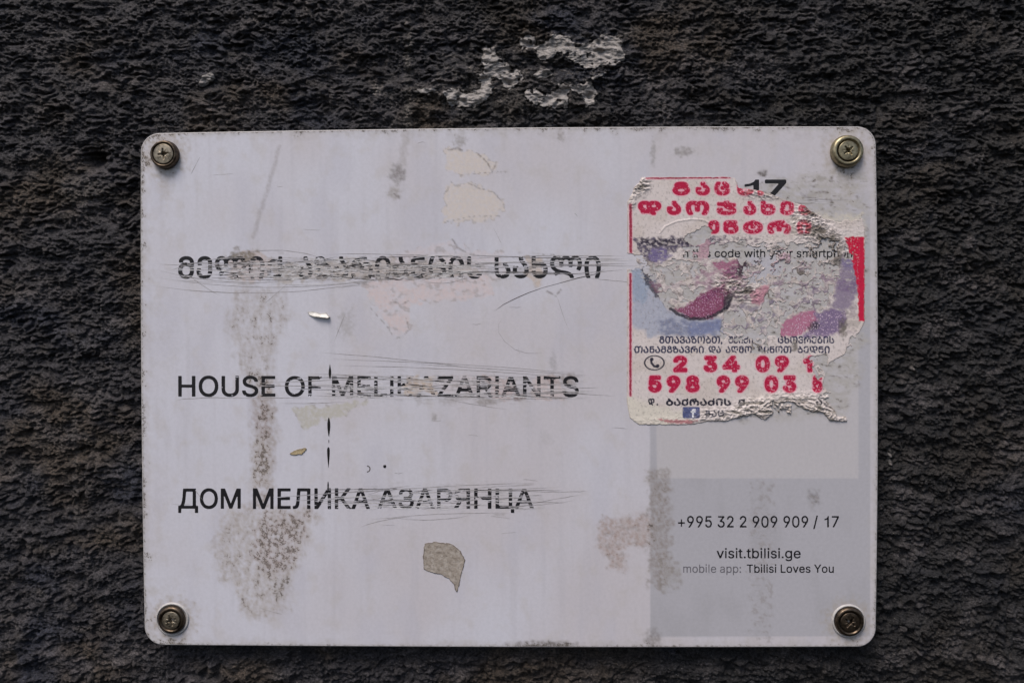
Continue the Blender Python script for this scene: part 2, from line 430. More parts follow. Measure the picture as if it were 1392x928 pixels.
# edge grime
ed = sdpoly(PU, PV, OUT0)
stain(sstep(14, 0, ed+10*fbm(PU/18, PV/18, 3, 113)), (176,171,168), 1.0, 0.5)
stain(sstep(5, 0, ed+3*fbm(PU/9, PV/9, 3, 115)), (150,143,138), 0.5, 0.5)
top = np.exp(-np.maximum(PV-172, 0)/10.)
stain(top*sstep(-0.1, .4, fbm(PU/16, PV/14, 3, 117)), (136,130,125), 1.7, 0.55)
lft = np.exp(-np.maximum(PU-192, 0)/32.)
stain(lft*sstep(-0.15, .4, fbm(PU/20, PV/20, 3, 119)), (180,175,172), 1.2, 0.5)
stain(sstep(3.4, 0, ed)*sstep(.05, .35, fbm(PU/10, PV/10, 4, 99, .6)), (96,90,86), .8, .9)
stain(blob(PU, PV, 740, 876, 42, 5, .6, .8, 8, 4), (110,104,100), 0.9, .8)
stain(blob(PU, PV, 888, 868, 10, 12, .6, .8, 8, 5), (130,124,122), 0.6, .7)
# vertical dirt run under the first line, down to the foot
for poly, cc, s, k in (
    ([(322,392),(385,392),(396,430),(372,470),(366,520),(330,520),(318,470),(306,440)], (176,169,166), 0.75, .55),
    ([(344,510),(372,510),(374,600),(366,690),(342,690),(346,600)], (160,148,140), 0.75, .75),
    ([(352,545),(366,545),(364,590),(350,590)], (150,132,128), 0.5, .6),
    ([(345,600),(368,600),(366,650),(348,660)], (168,156,146), 0.7, .6),
    ([(312,692),(420,690),(432,700),(402,772),(388,800),(392,828),(360,842),(330,836),(322,800),(300,784),(288,745)], (176,168,162), 0.70, .7),
    ([(352,700),(420,694),(404,760),(372,780),(340,760)], (172,156,152), 0.55, .55),
    ([(372,785),(392,785),(386,815),(368,812)], (150,142,134), 0.7, .5)):
    stain(polym(PU, PV, poly, 8, 8, 14, int(s*100)+len(poly), 5)*np.clip(0.7+1.3*tex, 0.1, 1), cc, min(1, s*1.5), k, 0.5)
    stain(polym(PU, PV, poly, 6, 10, 14, int(s*77)+len(poly), 5)*sstep(-.3, .4, fbm(PU/9, PV/26, 5, 333+len(poly), .65)), (152,141,132), .5, .45, .6)
stain(np.where(linedist(PU, PV, [(380,200),(366,250),(344,322)]) < 14, sstep(4.5, 0.5, linedist(PU, PV, [(380,200),(366,250),(344,322)])+3*fbm(PU/8, PV/12, 3, 9)), 0), (156,150,152), 0.6, .5)
stain(blob(PU, PV, 541, 236, 10, 12, .6, 1.0, 7, 4), (110,104,100), 0.9, .7)
stain(blob(PU, PV, 536, 262, 8, 9, .6, 1.0, 7, 6), (140,132,122), 0.7, .6)
stain(polym(PU, PV, [(546,180),(556,180),(552,226),(542,226)], 4, 3, 9, 4), (168,163,164), 0.3, .6)
# pink-beige glue residue
PINK, BEI = (208,193,193), (207,197,190)
for poly, cc, k, s in (
    ([(606,205),(622,200),(650,208),(676,222),(668,236),(640,236),(626,240),(606,232)], BEI, .8, .15),
    ([(604,264),(614,250),(636,250),(664,260),(686,276),(680,290),(668,298),(630,302),(604,302)], BEI, .8, .12),
    ([(494,386),(540,378),(672,380),(668,398),(640,408),(560,412),(556,446),(542,460),(528,446),(508,410)], PINK, .8, .1),
    ([(600,330),(680,345),(690,375),(660,385),(560,378),(500,380),(480,372),(520,350)], PINK, .4, .1),
    ([(715,350),(735,350),(740,375),(728,388),(716,374)], (196,182,172), .8, .3),
    ([(548,520),(560,511),(588,511),(592,534),(550,536)], (196,180,168), .9, .2),
    ([(590,512),(650,510),(655,530),(600,535)], PINK, .35, .1),
    ([(660,510),(700,520),(694,545),(672,543)], (190,170,166), .6, .3),
    ([(722,515),(762,512),(770,540),(742,548),(724,540)], (200,184,180), .6, .3),
    ([(310,352),(350,340),(368,352),(368,376),(340,384),(312,374)], (186,168,158), .55, .35),
    ([(368,360),(480,352),(640,356),(650,374),(480,380),(376,384)], (176,166,156), .6, .4),
    ([(312,342),(330,338),(348,344),(346,352),(314,352)], (118,108,92), .75, .6),
    ([(400,556),(470,548),(500,545),(470,560),(432,575),(412,584)], (186,182,172), .8, .2),
    ([(815,706),(884,700),(884,745),(852,742),(848,776),(832,770),(812,740)], (172,156,151), .85, 1.2),
    ([(882,640),(911,640),(911,780),(900,800),(884,796)], (148,140,136), .8, 1.1),
    ([(900,760),(925,765),(925,792),(900,806)], (150,145,140), .5, .4),
    ([(1020,655),(1048,655),(1048,868),(1024,868)], (158,155,158), .3, .05),
    ([(1100,668),(1112,668),(1112,684),(1102,686)], (110,106,104), .7, .6)):
    m_ = polym(PU, PV, poly, 2.5 if poly[0][1] < 600 else 6, 6, 12, len(poly)*7+int(poly[0][0]), 5)
    if poly[0][1] > 600: m_ = m_*np.clip(.72+1.2*fbm(PU/7, PV/8, 5, 337, .7), 0, 1)
    if cc in (PINK,): m_ = m_*np.clip(.8+1.2*fbm(PU/26, PV/12, 3, 12), .2, 1)
    stain(m_, cc, s, min(1, k*1.15), .6)
    stain(m_*(1-sstep(.3, 1, m_))*4*sstep(0, .3, fbm(PU/10, PV/8, 3, 335)), (130,120,112), .1, .35)
# darkish torn rim lines round the residue
for pts, wd in (([(604,264),(612,252),(614,248)], 1.4), ([(604,302),(625,298),(640,294),(680,294)], 1.1), ([(634,248),(652,256),(672,262),(684,276),(686,282)], 1.2),
                ([(610,204),(622,201),(628,205)], 2), ([(648,208),(662,220),(668,232),(674,224)], 1.8), ([(628,238),(650,236),(670,234),(690,234)], 0.9),
                ([(503,418),(528,446),(536,460),(546,458),(556,448),(552,432)], 0.9), ([(536,410),(546,414),(556,408)], 1.2),
                ([(480,384),(494,386),(500,382)], 2.2), ([(738,346),(752,346),(760,352)], 1.2), ([(744,396),(756,402),(762,394)], 2.0),
                ([(614,324),(622,336),(634,344),(644,346)], 2.0), ([(536,264),(542,268)], 2.5)):
    d = linedist(PU, PV, pts); stain(sstep(wd+.9, wd*0.2, d+1.6*np.abs(noise(PU/7, PV/7, 3))*2), (104,96,90), 0.5, .65)
# smears round the scratched-out words
smear = lambda s, fx, fy: sstep(-.05, .5, fbm(PU/fx, PV/fy, 4, s))
for poly, k in (([(300,345),(480,352),(640,356),(740,345),(760,372),(640,380),(480,382),(330,392),(300,372)], .75),
                ([(448,505),(700,512),(790,508),(786,545),(640,552),(540,545),(450,540)], .45),
                ([(500,660),(724,655),(740,690),(700,697),(600,694),(510,690)], .4)):
    stain(polym(PU, PV, poly, 5, 6, 15, 5)*smear(131, 34, 3.2), (128,122,118), .35, k, .5)
for cx, cy, rx, ry, c_, k in ((706,540,8,5,(120,104,100),.8), (772,515,10,7,(130,118,110),.7), (748,516,9,6,(150,130,126),.6), (660,546,14,4,(128,120,114),.6),
                              (752,492,4,12,(150,146,148),.5), (930,206,12,6,(120,114,108),.6), (888,208,3,16,(140,136,134),.6), (762,186,6,6,(140,134,130),.6),
                              (625,192,8,7,(140,134,130),.6), (610,545,10,5,(140,132,126),.4), (570,540,6,9,(150,144,140),.4), (742,596,8,10,(176,172,174),.4),
                              (590,567,3,6,(120,114,110),.5), (1036,236,6,4,(96,90,86),.9), (1115,243,8,3,(90,84,80),.8), (1102,268,10,6,(110,102,94),.7),
                              (1060,246,10,5,(150,144,138),.5), (470,440,10,16,(168,164,164),.6)):
    stain(blob(PU, PV, cx, cy, rx, ry, .5, 1.0, 6, int(cx)), c_, .35, k)
# stripped glue field in the upper right and what is left beneath the torn notice
gl = polym(PU, PV, [(1010,256),(1090,236),(1178,226),(1178,330),(1178,460),(1150,560),(1010,575),(860,400),(900,320)], 8, 10, 30, 8)
stain(gl*sstep(-.45, .15, fbm(PU/22, PV/8, 4, 141)), (176,171,166), .8, .85, .9)
stain(gl*sstep(.15, .45, fbm(PU/12, PV/5, 4, 143)), (118,111,106), .9, .85, .9)
stain(polym(PU, PV, [(1090,292),(1172,290),(1172,322),(1110,320)], 5, 6, 14, 8), (206,198,186), .1, .9, .6)
stain(polym(PU, PV, [(1016,352),(1064,346),(1058,384),(1016,388)], 5, 4, 14, 8), (186,184,194), .1, .8, .3)
for uu, vv in ((223,209),(1151,206),(234,842),(1153,844)):
    stain(blob(PU, PV, uu, vv, 29, 28, .45, .7, 8, int(uu)), (164,154,142), .9, .7)
    stain(blob(PU, PV, uu+2, vv+34, 9, 30, .7, .9, 9, int(uu)+3), (172,163,152), .5, .4)
WRP = np.stack([np.clip(spk, 0, 1), np.clip(rough, .3, .85), np.clip(rel, 0, 1)], -1)
h = 0.0+0*PU
h = h+0.03*fbm(PU/200, PV/200, 2, 9)
plate = field_mesh('plate', PU, PV, f, h*0, M_PLATE, 0.0, sign, {'tint': C, 'wear': WRP})
PC, PF = C, f
# rounded rim and back of the sheet
def ring(pts_list, ys, mat, name, parent, close_back=True, colr=(176,172,172)):
    co = []; n = len(pts_list[0])
    for pts, y in zip(pts_list, ys):
        u = np.array([p[0] for p in pts]); v = np.array([p[1] for p in pts]); x, z = plane(u, v, 0.0)
        co += [(x[i], y, z[i]) for i in range(n)]
    fc = [(k*n+i, k*n+(i+1) % n, (k+1)*n+(i+1) % n, (k+1)*n+i) for k in range(len(ys)-1) for i in range(n)]
    if close_back: fc.append(tuple((len(ys)-1)*n+i for i in range(n)))
    at = {'tint': np.tile(lin(colr), (len(co), 1)), 'wear': np.tile((.35, .5, .1), (len(co), 1))}
    return mesh(name, co, fc, mat, parent, at)
OUTm = outline(0.35)
ring([outline(1.5), OUT1, OUTm, OUT0, OUT0, OUTm], [0.000012, 0.000004, 0.00009, 0.0004, 0.0013, 0.0015], M_PLATE, 'rim', sign)

# ------------------------------------------------------------------ scratches (they also cut the lettering)
rnd = random.Random(5)
strokes = []                       # (points, half width in photograph units, shade, cuts lettering)
def stroke(pts, w, shade, cut=True): strokes.append((pts, w, shade, cut))
def curve(x0, y0, x1, y1, bow=0, n=14, jit=0.35):
    return [(x0+(x1-x0)*t, y0+(y1-y0)*t+bow*4*t*(1-t)+rnd.uniform(-jit, jit)) for t in [i/n for i in range(n+1)]]
def cluster(n, xr, yr, lr, slope, bow, w=(.25, .6), dark=.1, pale=.2):
    for _ in range(n):
        x = rnd.uniform(*xr); y = rnd.uniform(*yr); L = rnd.uniform(*lr); s = rnd.uniform(*slope)
        r = rnd.random(); sh = 'dark' if r < dark else ('pale' if r < dark+pale else 'grey')
        stroke(curve(x-L/2, y-s*L/2, x+L/2, y+s*L/2, rnd.uniform(*bow), n=max(6, int(L/12))), rnd.uniform(*w), sh)
cluster(60, (270, 640), (350, 384), (40, 160), (-.05, .05), (-4, 5), (.2,.5), .06, .4)
cluster(150, (290, 640), (355, 380), (6, 30), (-.25, .2), (-1, 1), (.3, .8), .45, .35)
cluster(12, (640, 800), (346, 372), (60, 200), (-.02, .03), (-2, 2), (.25, .55), .2, .3)
for a in ((217,368,400,380,9), (212,377,560,372,16), (205,388,520,380,14), (225,370,330,348,-4), (330,345,440,352,-8), (440,346,640,352,-3),
          (620,352,850,348,-2), (640,358,850,352,1), (660,364,855,358,1), (700,372,850,366,3), (800,378,880,386,0)):
    stroke(curve(*a[:4], a[4]), .42, 'grey')
stroke([(672,423),(684,414),(700,406),(718,398),(738,391),(760,385),(785,378),(808,373),(824,365)], .5, 'dark')
stroke([(684,432),(678,440),(678,452),(686,464),(700,475),(716,480),(740,480)], .3, 'grey')
stroke([(757,402),(762,418),(768,436),(774,450)], .35, 'grey')
stroke([(704,470),(706,480),(712,474)], .45, 'grey')
cluster(44, (450, 770), (512, 541), (30, 150), (-.02, .06), (-2, 2), (.2,.5), .05, .5)
cluster(60, (440, 700), (514, 540), (6, 34), (-.15, .2), (-1, 1), (.25, .6), .3, .4)
for a in ((432,479,640,500,-2), (440,488,780,507,-3), (460,497,760,512,-3), (560,494,800,510,0), (350,521,640,516,-3), (345,524,470,523,1), (380,548,470,546,1),
          (600,541,690,556,1), (270,540,420,540,1), (240,543,300,539,0), (560,536,800,540,4)):
    stroke(curve(*a[:4], a[4]), .4, 'grey')
cluster(34, (470, 730), (662, 692), (30, 140), (-.06, .02), (-2, 2), (.2,.5), .05, .5)
cluster(40, (490, 724), (664, 692), (6, 34), (-.18, .1), (-1, 1), (.25, .6), .3, .4)
for a in ((372,676,560,664,-1), (400,680,520,672,1), (520,666,728,656,-1), (560,670,760,662,0), (640,664,724,659,-1), (490,716,560,702,-3), (505,706,690,697,-3), (540,704,640,700,4),
          (690,692,790,672,-1), (680,688,780,680,2), (720,668,800,667,1), (500,672,560,660,-2)):
    stroke(curve(*a[:4], a[4]), .4, 'grey')
for _ in range(26):
    x = rnd.uniform(215, 870); y = rnd.uniform(190, 860); s = rnd.uniform(-.15, .15) if rnd.random() < .7 else rnd.uniform(-3, 3)
    L = rnd.uniform(8, 40)
    if abs(s) > 1: L *= .4
    stroke(curve(x, y, x+L, y+s*L, rnd.uniform(-1, 1), 5), rnd.uniform(.2, .35), 'grey')
for _ in range(7):
    x = rnd.uniform(1016, 1048); stroke(curve(x, rnd.uniform(350,362), x+rnd.uniform(-22,6)-8, rnd.uniform(380, 396), 1, 6), .35, 'grey', False)
for _ in range(8):
    x = rnd.uniform(1080, 1130); y = rnd.uniform(246, 300); stroke(curve(x, y, x+rnd.uniform(20,48), y+rnd.uniform(-2,3), 1, 6), .35, rnd.choice(['grey','pale']), False)

def ribbons(shade, mat, name, Yoff):
    co, fc = [], []
    for pts, w, sh, cut in strokes:
        if sh != shade: continue
        p = np.array(pts); d = np.gradient(p, axis=0); d /= np.hypot(d[:,0], d[:,1])[:, None]+1e-9
        nrm = np.stack([-d[:,1], d[:,0]], 1); t = np.linspace(0, 1, len(p))
        ww = w*(np.minimum(1, np.minimum(t, 1-t)*5)*.85+.05)*np.array([rnd.uniform(.45, 1.25) for _ in t])
        b = len(co)
        for i in range(len(p)):
            for s in (-1, 1):
                q_ = p[i]+s*nrm[i]*ww[i]; x, z = plane(q_[0], q_[1], 0); co.append((float(x), Yoff, float(z)))
        for i in range(len(p)-1): fc.append((b+2*i, b+2*i+1, b+2*i+3, b+2*i+2))
    o = mesh(name, co, fc, mat, sign, smooth=False); o['kind'] = 'stuff'; return o
ribbons('grey', M_SCRATCH, 'dull_scratches', -0.00003)
ribbons('dark', M_SCRATCHD, 'dark_scratches', -0.00004)
ribbons('pale', M_SCRATCHP, 'pale_scratches', -0.00005)

# ------------------------------------------------------------------ lettering
FONT = None
try:
    fp = os.path.join(bpy.utils.system_resource('DATAFILES'), 'fonts', 'Inter.woff2')
    if os.path.exists(fp): FONT = bpy.data.fonts.load(fp)
except Exception: FONT = None
def glyph_tris(text, font=True):
    """outline of a text: points and directed edges"""
    c = bpy.data.curves.new('t', 'FONT'); c.body = text; c.fill_mode = 'NONE' if 'NONE' in [i.identifier for i in c.bl_rna.properties['fill_mode'].enum_items] else 'FRONT'
    if font and FONT and not any(ord(ch) > 0x1000 for ch in text): c.font = FONT
    c.resolution_u = 6; c.fill_mode = 'NONE'
    o = bpy.data.objects.new('t', c); col.objects.link(o)
    dg = bpy.context.evaluated_depsgraph_get(); me = o.evaluated_get(dg).to_mesh()
    v = np.empty(len(me.vertices)*3); me.vertices.foreach_get('co', v); v = v.reshape(-1,3)[:, :2].copy()
    t = np.empty(len(me.edges)*2, np.int32); me.edges.foreach_get('vertices', t); t = t.reshape(-1,2).copy()
    t.sort(axis=1); far = (t[:,1]-t[:,0]) > 1; t[far] = t[far][:, ::-1]
    o.evaluated_get(dg).to_mesh_clear(); bpy.data.objects.remove(o); bpy.data.curves.remove(c)
    return v, t
_cache = {}
def gt(text, font=True):
    if text == 'ONE' and (text, font) not in _cache:      # a plain grotesque numeral one
        v = np.array([(.27,0),(.44,0),(.44,1),(.33,1),(.28,.88),(.17,.79),(0,.75),(0,.62),(.14,.65),(.27,.71)])
        n = len(v); _cache[(text, font)] = (v, np.array([(i, (i+1) % n) for i in range(n)]))
    if (text, font) not in _cache:
        tx = text if any(ord(ch) > 0x400 for ch in text) or not font else text.replace('I', '\u0399').replace('l', '\u0399')
        _cache[(text, font)] = glyph_tris(tx, font)
    return _cache[(text, font)]
def raster(text, box, U, V, ref=None, fat=0.0, font=True, shear=0.0):
    """coverage field of the text (about 0..1, edge at .5) on the regular grid U, V; box = (u0, u1, v_top, v_base)"""
    v, t = gt(text, font)
    if len(v) == 0: return np.zeros(U.shape)
    rv = gt(ref or text, font)[0]
    y0, y1 = rv[:,1].min(), rv[:,1].max(); x0, x1 = v[:,0].min(), v[:,0].max()
    u0, u1, vt, vb = box
    P = np.stack([u0+fat+(v[:,0]-x0)/(x1-x0)*(u1-u0-2*fat), vb-fat-(v[:,1]-y0)/(y1-y0)*(vb-vt-2*fat)], 1)
    P[:,0] += shear*(vb-P[:,1])
    su = U[0,1]-U[0,0]; sv = V[1,0]-V[0,0]
    SS = 3
    gx = (P[:,0]-U[0,0])/su*SS+(SS-1)/2; gy = (P[:,1]-V[0,0])/sv*SS+(SS-1)/2
    nr, nc = U.shape[0]*SS, U.shape[1]*SS
    Wd = np.zeros((nr, nc+1), np.int32)
    for a, b in t:
        ya, yb = gy[a], gy[b]
        if ya == yb: continue
        sg = 1 if yb > ya else -1
        lo, hi = (ya, yb) if sg > 0 else (yb, ya)
        js = np.arange(max(0, math.ceil(lo)), min(nr, math.ceil(hi)))
        if len(js) == 0: continue
        xs = gx[a]+(js-ya)*(gx[b]-gx[a])/(yb-ya)
        np.add.at(Wd, (js, np.clip(np.ceil(xs), 0, nc).astype(int)), sg)
    G = (np.cumsum(Wd, 1)[:, :nc] != 0).astype(np.float32)
    if fat > 0:
        r = fat/su*SS; k = int(math.ceil(r)); D = G.copy()
        for dj in range(-k, k+1):
            for di in range(-k, k+1):
                if di*di+dj*dj <= r*r+.3: D = np.maximum(D, np.roll(np.roll(G, dj, 0), di, 1))
        G = D
    G = G.reshape(U.shape[0], SS, U.shape[1], SS).mean((1, 3))
    return blur(G, 0.45)
def lettering(name, items, mat, wear=None, step=0.42, label=None, Y=-0.00002, cut=True, extra=None):
    """items: (text, box, ref, fat)"""
    u0 = min(i[1][0] for i in items)-4; u1 = max(i[1][1] for i in items)+4
    v0 = min(i[1][2] for i in items)-4; v1 = max(i[1][3] for i in items)+12
    U, V = grid(np.arange(u0, u1, step), np.arange(v0, v1, step))
    f = np.zeros(U.shape)
    for it in items:
        f = np.maximum(f, raster(it[0], it[1], U, V, it[2], it[3], it[4] if len(it) > 4 else True))
    if cut:
        for pts, w, sh, c in strokes:
            if not c: continue
            p = np.array(pts)
            if p[:,0].max() < u0 or p[:,0].min() > u1 or p[:,1].max() < v0 or p[:,1].min() > v1: continue
            for i in range(len(p)-1):
                a, b = p[i], p[i+1]
                s0 = max(0, int((min(a[0], b[0])-u0-2)/step)); s1 = int((max(a[0], b[0])-u0+2)/step)+1
                r0 = max(0, int((min(a[1], b[1])-v0-2)/step)); r1 = int((max(a[1], b[1])-v0+2)/step)+1
                if s1 <= 0 or r1 <= 0: continue
                su_, sv_ = U[r0:r1, s0:s1], V[r0:r1, s0:s1]
                if su_.size == 0: continue
                d = linedist(su_, sv_, [a, b])
                f[r0:r1, s0:s1] = np.minimum(f[r0:r1, s0:s1], np.clip(.5+(d-w*1.15)*1.2, 0, 1))
    if wear is not None: f = np.minimum(f, wear(U, V))
    if extra is not None: f = np.maximum(f, extra(U, V))
    o = field_mesh(name, U, V, blur(f, .35)-.5, np.full(U.shape, 0.02), mat, Y, sign)
    if label: o['label'] = label
    return o
def wear_line(cy, hh_, xs, seed, per=3.6):
    """rubbed-through ink: long horizontal streaks, strongest where xs=[(u, strength)] says so"""
    def fn(U, V):
        st = np.interp(U, [a for a, b in xs], [b for a, b in xs])
        prof = .35+.75*np.exp(-((V-cy)/hh_)**2)
        wob = 1.6*noise(U/38, V/38, 3)
        n1 = noise(U/46, (V+wob)/per*2.0, seed); n3 = noise(U/17, (V+wob)/1.6, seed+3)
        n2 = fbm(U/9, V/4, 3, seed+8)
        e = .62+.55*n1+.40*n3+.45*n2-st*prof*.72
        return np.clip(.5+e*1.6, 0, 1)
    return fn
REFG = 'ᲚᲘ'
lettering('georgian_lettering', [('ᲛᲔᲚᲘᲥ', (242,384,348,379), None, 1.15), ('ᲐᲖᲐᲠᲘᲐᲜᲪᲘᲡ', (404,656,348,379), None, 1.15), ('ᲡᲐᲮᲚᲘ', (672,817,347.5,378.5), None, 1.15)],
          M_INK, wear_line(368, 13, [(236,0),(262,.12),(275,.5),(300,.62),(340,.85),(372,.85),(430,.92),(520,.85),(560,.7),(600,.7),(650,.85),(660,.6),(700,.55),(730,.6),(748,.2),(820,.3)], 5, 3.4))
lettering('english_lettering', [('HOUSE', (242,374.5,510.5,539), 'H', .8), ('OF', (387,438,511,539), 'F', .8), ('MELIK', (451,563,511,539), 'H', .8), ('AZARIANTS', (566,787,511,539.5), 'H', .8)],
          M_INK, wear_line(526, 16, [(236,.0),(320,.15),(370,.25),(395,.4),(430,.4),(450,.5),(520,.5),(545,.75),(562,1.1),(590,1.1),(598,.4),(640,.55),(690,.5),(740,.55),(790,.15)], 9, 3.2))
lettering('russian_lettering', [('ДОМ', (242,327.5,663,691.5), 'ОМ', .8), ('МЕЛИКА', (343.5,503,663,691.5), 'М', .8), ('АЗАРЯНЦА', (513,726,663,691.5), 'АЗАР', .8)],
          M_INK, wear_line(678, 16, [(236,-.5),(370,-.3),(395,.2),(440,.4),(500,.35),(540,.4),(600,.45),(660,.4),(726,.35)], 13, 3.2))
lettering('phone_number', [('+995 32 2 909 909 /', (921.5,1112,700.5,716.5), '9', .35), ('ONE', (1120.5,1126.8,700.8,716.4), None, .1), ('7', (1130.5,1140.5,700.8,716.4), None, .35)], M_INK, cut=False, step=.4)
lettering('web_address', [('visit.tbilisi.ge', (974,1088.5,744.5,758.5), 'bl', .3)], M_INK, cut=False, step=.4)
lettering('app_name', [('Tbilisi Loves You', (1015,1133.5,766.5,778), 'T', .3)], M_INK, cut=False, step=.35)
lettering('app_caption', [('mobile app:', (928.5,1007.5,766.5,778), 'l', .22)], M_INKGREY, cut=False, step=.35, label='grey caption in front of the black app name')
lettering('scan_instruction', [('Scan this code with your smartphone', (901,1168,338.5,350), 'd', .3)], M_INK, cut=False, step=.35,
          wear=lambda U, V: np.clip(.5+(.42+fbm(U/7, V/4, 3, 66))*2.5, 0, 1))
lettering('house_number', [('ONE', (1012,1032,244,270), None, .3), ('7', (1039.5,1069,244,270), None, 1.6)], M_INK, cut=False, step=.5)

# ------------------------------------------------------------------ black drips
def drip(u, v0, v1, w, head):
    n = 14; co = []; 
    for i in range(n+1):
        t = i/n; r = w*(math.sin(math.pi*min(1, t**head))**.8 if head != 1 else math.sin(math.pi*t)**.8)+.12
        for s, hgt in ((-1, .0), (-.5, .10), (.5, .10), (1, .0)):
            x, z = plane(u+s*r, v0+(v1-v0)*t, 0); co.append((float(x), -0.00002-hgt*MM, float(z)))
    fc = [(4*i+k, 4*i+k+1, 4*i+5+k, 4*i+4+k) for i in range(n) for k in range(3)]
    return mesh('paint_drip', co, fc, M_DRIP, sign)
drip(448.5, 495, 515, 1.7, 1.3); drip(447, 567, 593, 1.9, .8); drip(446.5, 607, 635, 1.7, .45); drip(446, 654, 668, .9, .8); drip(447, 597, 602, .4, 1)
U_, V_ = grid(np.arange(517, 529, .5), np.arange(628, 639, .5)); dd = np.hypot(U_-523, V_-633.5)
field_mesh('paint_spot', U_, V_, 2.2-dd, np.clip(.25-(dd/2.2)**2*.2, .03, 1), M_DRIP, 0.0, sign, skirt=.01)
U_, V_ = grid(np.arange(496, 508, .5), np.arange(632, 646, .5)); dd = np.abs(np.hypot(U_-499, V_-637)-4)+np.where(U_ < 499, 3, 0)
field_mesh('paint_spot', U_, V_, .7-dd, np.full(dd.shape, .05), M_SCRATCHD, 0.0, sign, skirt=.01)

# ------------------------------------------------------------------ the torn notice
ST = 0.62
SU, SV = grid(np.arange(846, 1184, ST), np.arange(232, 584, ST))
peel0 = polym(SU, SV, [(960,326),(1146,326),(1146,384),(1060,386),(1000,390),(1000,356),(960,352)], 8, 10, 20, 33)
outl = [(872,241),(990,240.5),(1002,243),(1004,253),(1016,257),(1032,259),(1048,264),(1062,270),(1080,276),(1094,279),(1100,286),(1112,292),(1140,296),(1172,296),
        (1176,312),(1175,438),(1168,452),(1156,458),(1152,470),(1148,482),(1128,492),(1122,505),(1119,520),(1116,535),(1112,541),(1124,546),(1134,556),(1138,566),(1150,566),(1152,573),(1128,572),
        (1118,560),(1104,560),(1086,552),(1076,545),(1062,546),(1052,540),(1044,548),(1052,560),(1040,571),(1024,562),(1004,568),(985,572),(962,573),(940,577),(905,577),(868,577),(856,568),(852,545),(852.5,275),(860,262),(862,254),(868,250)]
f = sdpoly(SU, SV, outl)+1.6*fbm(SU/8, SV/8, 4, 201, .6)*sstep(853, 862, SU)
def hole(pts, rag=2.8, rs=7, seed=0):
    global f
    f = np.minimum(f, -(sdpoly(SU, SV, pts)+(rag+.8)*1.3*fbm(SU/rs, SV/rs, 4, seed, .7)))
hole([(958,306),(968,312),(965,322),(955,332),(944,336),(930,326),(936,318),(950,312)], 3, 7, 1)
hole([(864,346),(874,348),(884,358),(900,357),(912,352),(930,354),(948,356),(962,366),(946,376),(930,382),(900,388),(880,376),(868,362),(858,362),(850,354)], 3, 8, 2)
hole([(905,388),(952,386),(958,392),(950,398),(944,408),(928,412),(920,418),(906,418)], 2, 7, 3)
hole([(900,376),(912,388),(906,420),(896,404),(890,392)], 1.5, 7, 6)
hole([(1014,354),(1030,344),(1046,348),(1046,388),(1040,386),(1016,384),(1012,374)], 2.5, 8, 4)
hole([(985,425),(992,412),(1002,416),(1010,420),(1018,426),(1034,420),(1040,404),(1048,386),(1100,386),(1134,387),(1132,404),(1118,424),(1106,418),(1086,424),(1070,430),(1062,446),(1060,458),(1050,466),(1020,460),(1006,466),(984,460),(978,450)], 2.2, 8, 5)
hole([(928,336),(950,336),(950,352),(930,353)], 1.5, 6, 7)
hole([(964,334),(1000,334),(1044,338),(1058,340),(1056,352),(1040,353),(1000,351),(964,352)], 2.0, 6, 8)
hole([(1076,338),(1100,336),(1100,354),(1080,354)], 1.5, 6, 9)
hole([(1110,336),(1130,338),(1132,354),(1112,354)], 1.5, 6, 10)
hole([(1148,336),(1160,340),(1160,354),(1148,352)], 1.0, 6, 11)
hole([(975,456),(985,456),(1000,462),(985,463)], 1, 6, 12)
hole([(1024,458),(1050,464),(1044,477),(1030,482),(1022,478)], 2, 6, 13)
hole([(1078,464),(1084,462),(1084,472),(1076,478)], 1.2, 5, 14)
hole([(1096,486),(1108,484),(1124,480),(1126,492),(1122,510),(1112,516)], 2.0, 6, 15)
hole([(1112,470),(1128,470),(1128,488),(1112,490)], -.0, 6, 16) if False else None
hole([(1000,243),(1012,240),(1012,257),(1004,256)], 1, 5, 17)
hole([(848,343),(862,346),(862,366),(848,366)], 1, 5, 18)
hole([(1100,280),(1130,286),(1176,288),(1176,296),(1140,302),(1118,296)], 3, 9, 19)
hole([(1062,354),(1090,358),(1080,372),(1060,382),(1050,372)], 3, 8, 20)
hole([(1096,366),(1132,362),(1134,380),(1112,386),(1090,384)], 3, 8, 21)
f = np.minimum(f, (peel0*(-.22-fbm(SU/7, SV/4, 4, 305, .6))+(1-peel0))*20+3*(1-peel0))
isl = polym(SU, SV, [(868,345),(1168,330),(1168,470),(1112,480),(1126,540),(1040,570),(985,470),(900,430)], 6, 8, 20, 35)
for a_, b_ in ((904,926),(962,1042),(1076,1100),(1111,1131)):
    isl = np.where((SU > a_) & (SU < b_) & (SV > 336.5) & (SV < 353), 0, isl)
f = np.maximum(f, np.where(isl > .5, (fbm(SU/17+.6*noise(SU/9, SV/9, 1), SV/13+.6*noise(SU/8, SV/8, 4), 5, 311, .72)-.04)*22, -9)); tatter = np.where(isl > .5, 1., 0.)*sstep(456, 450, SV)*.8+.3*polym(SU, SV, [(1010,470),(1120,480),(1112,540),(1030,545)], 10, 10, 20, 3)*0
f = blur(f, .8)
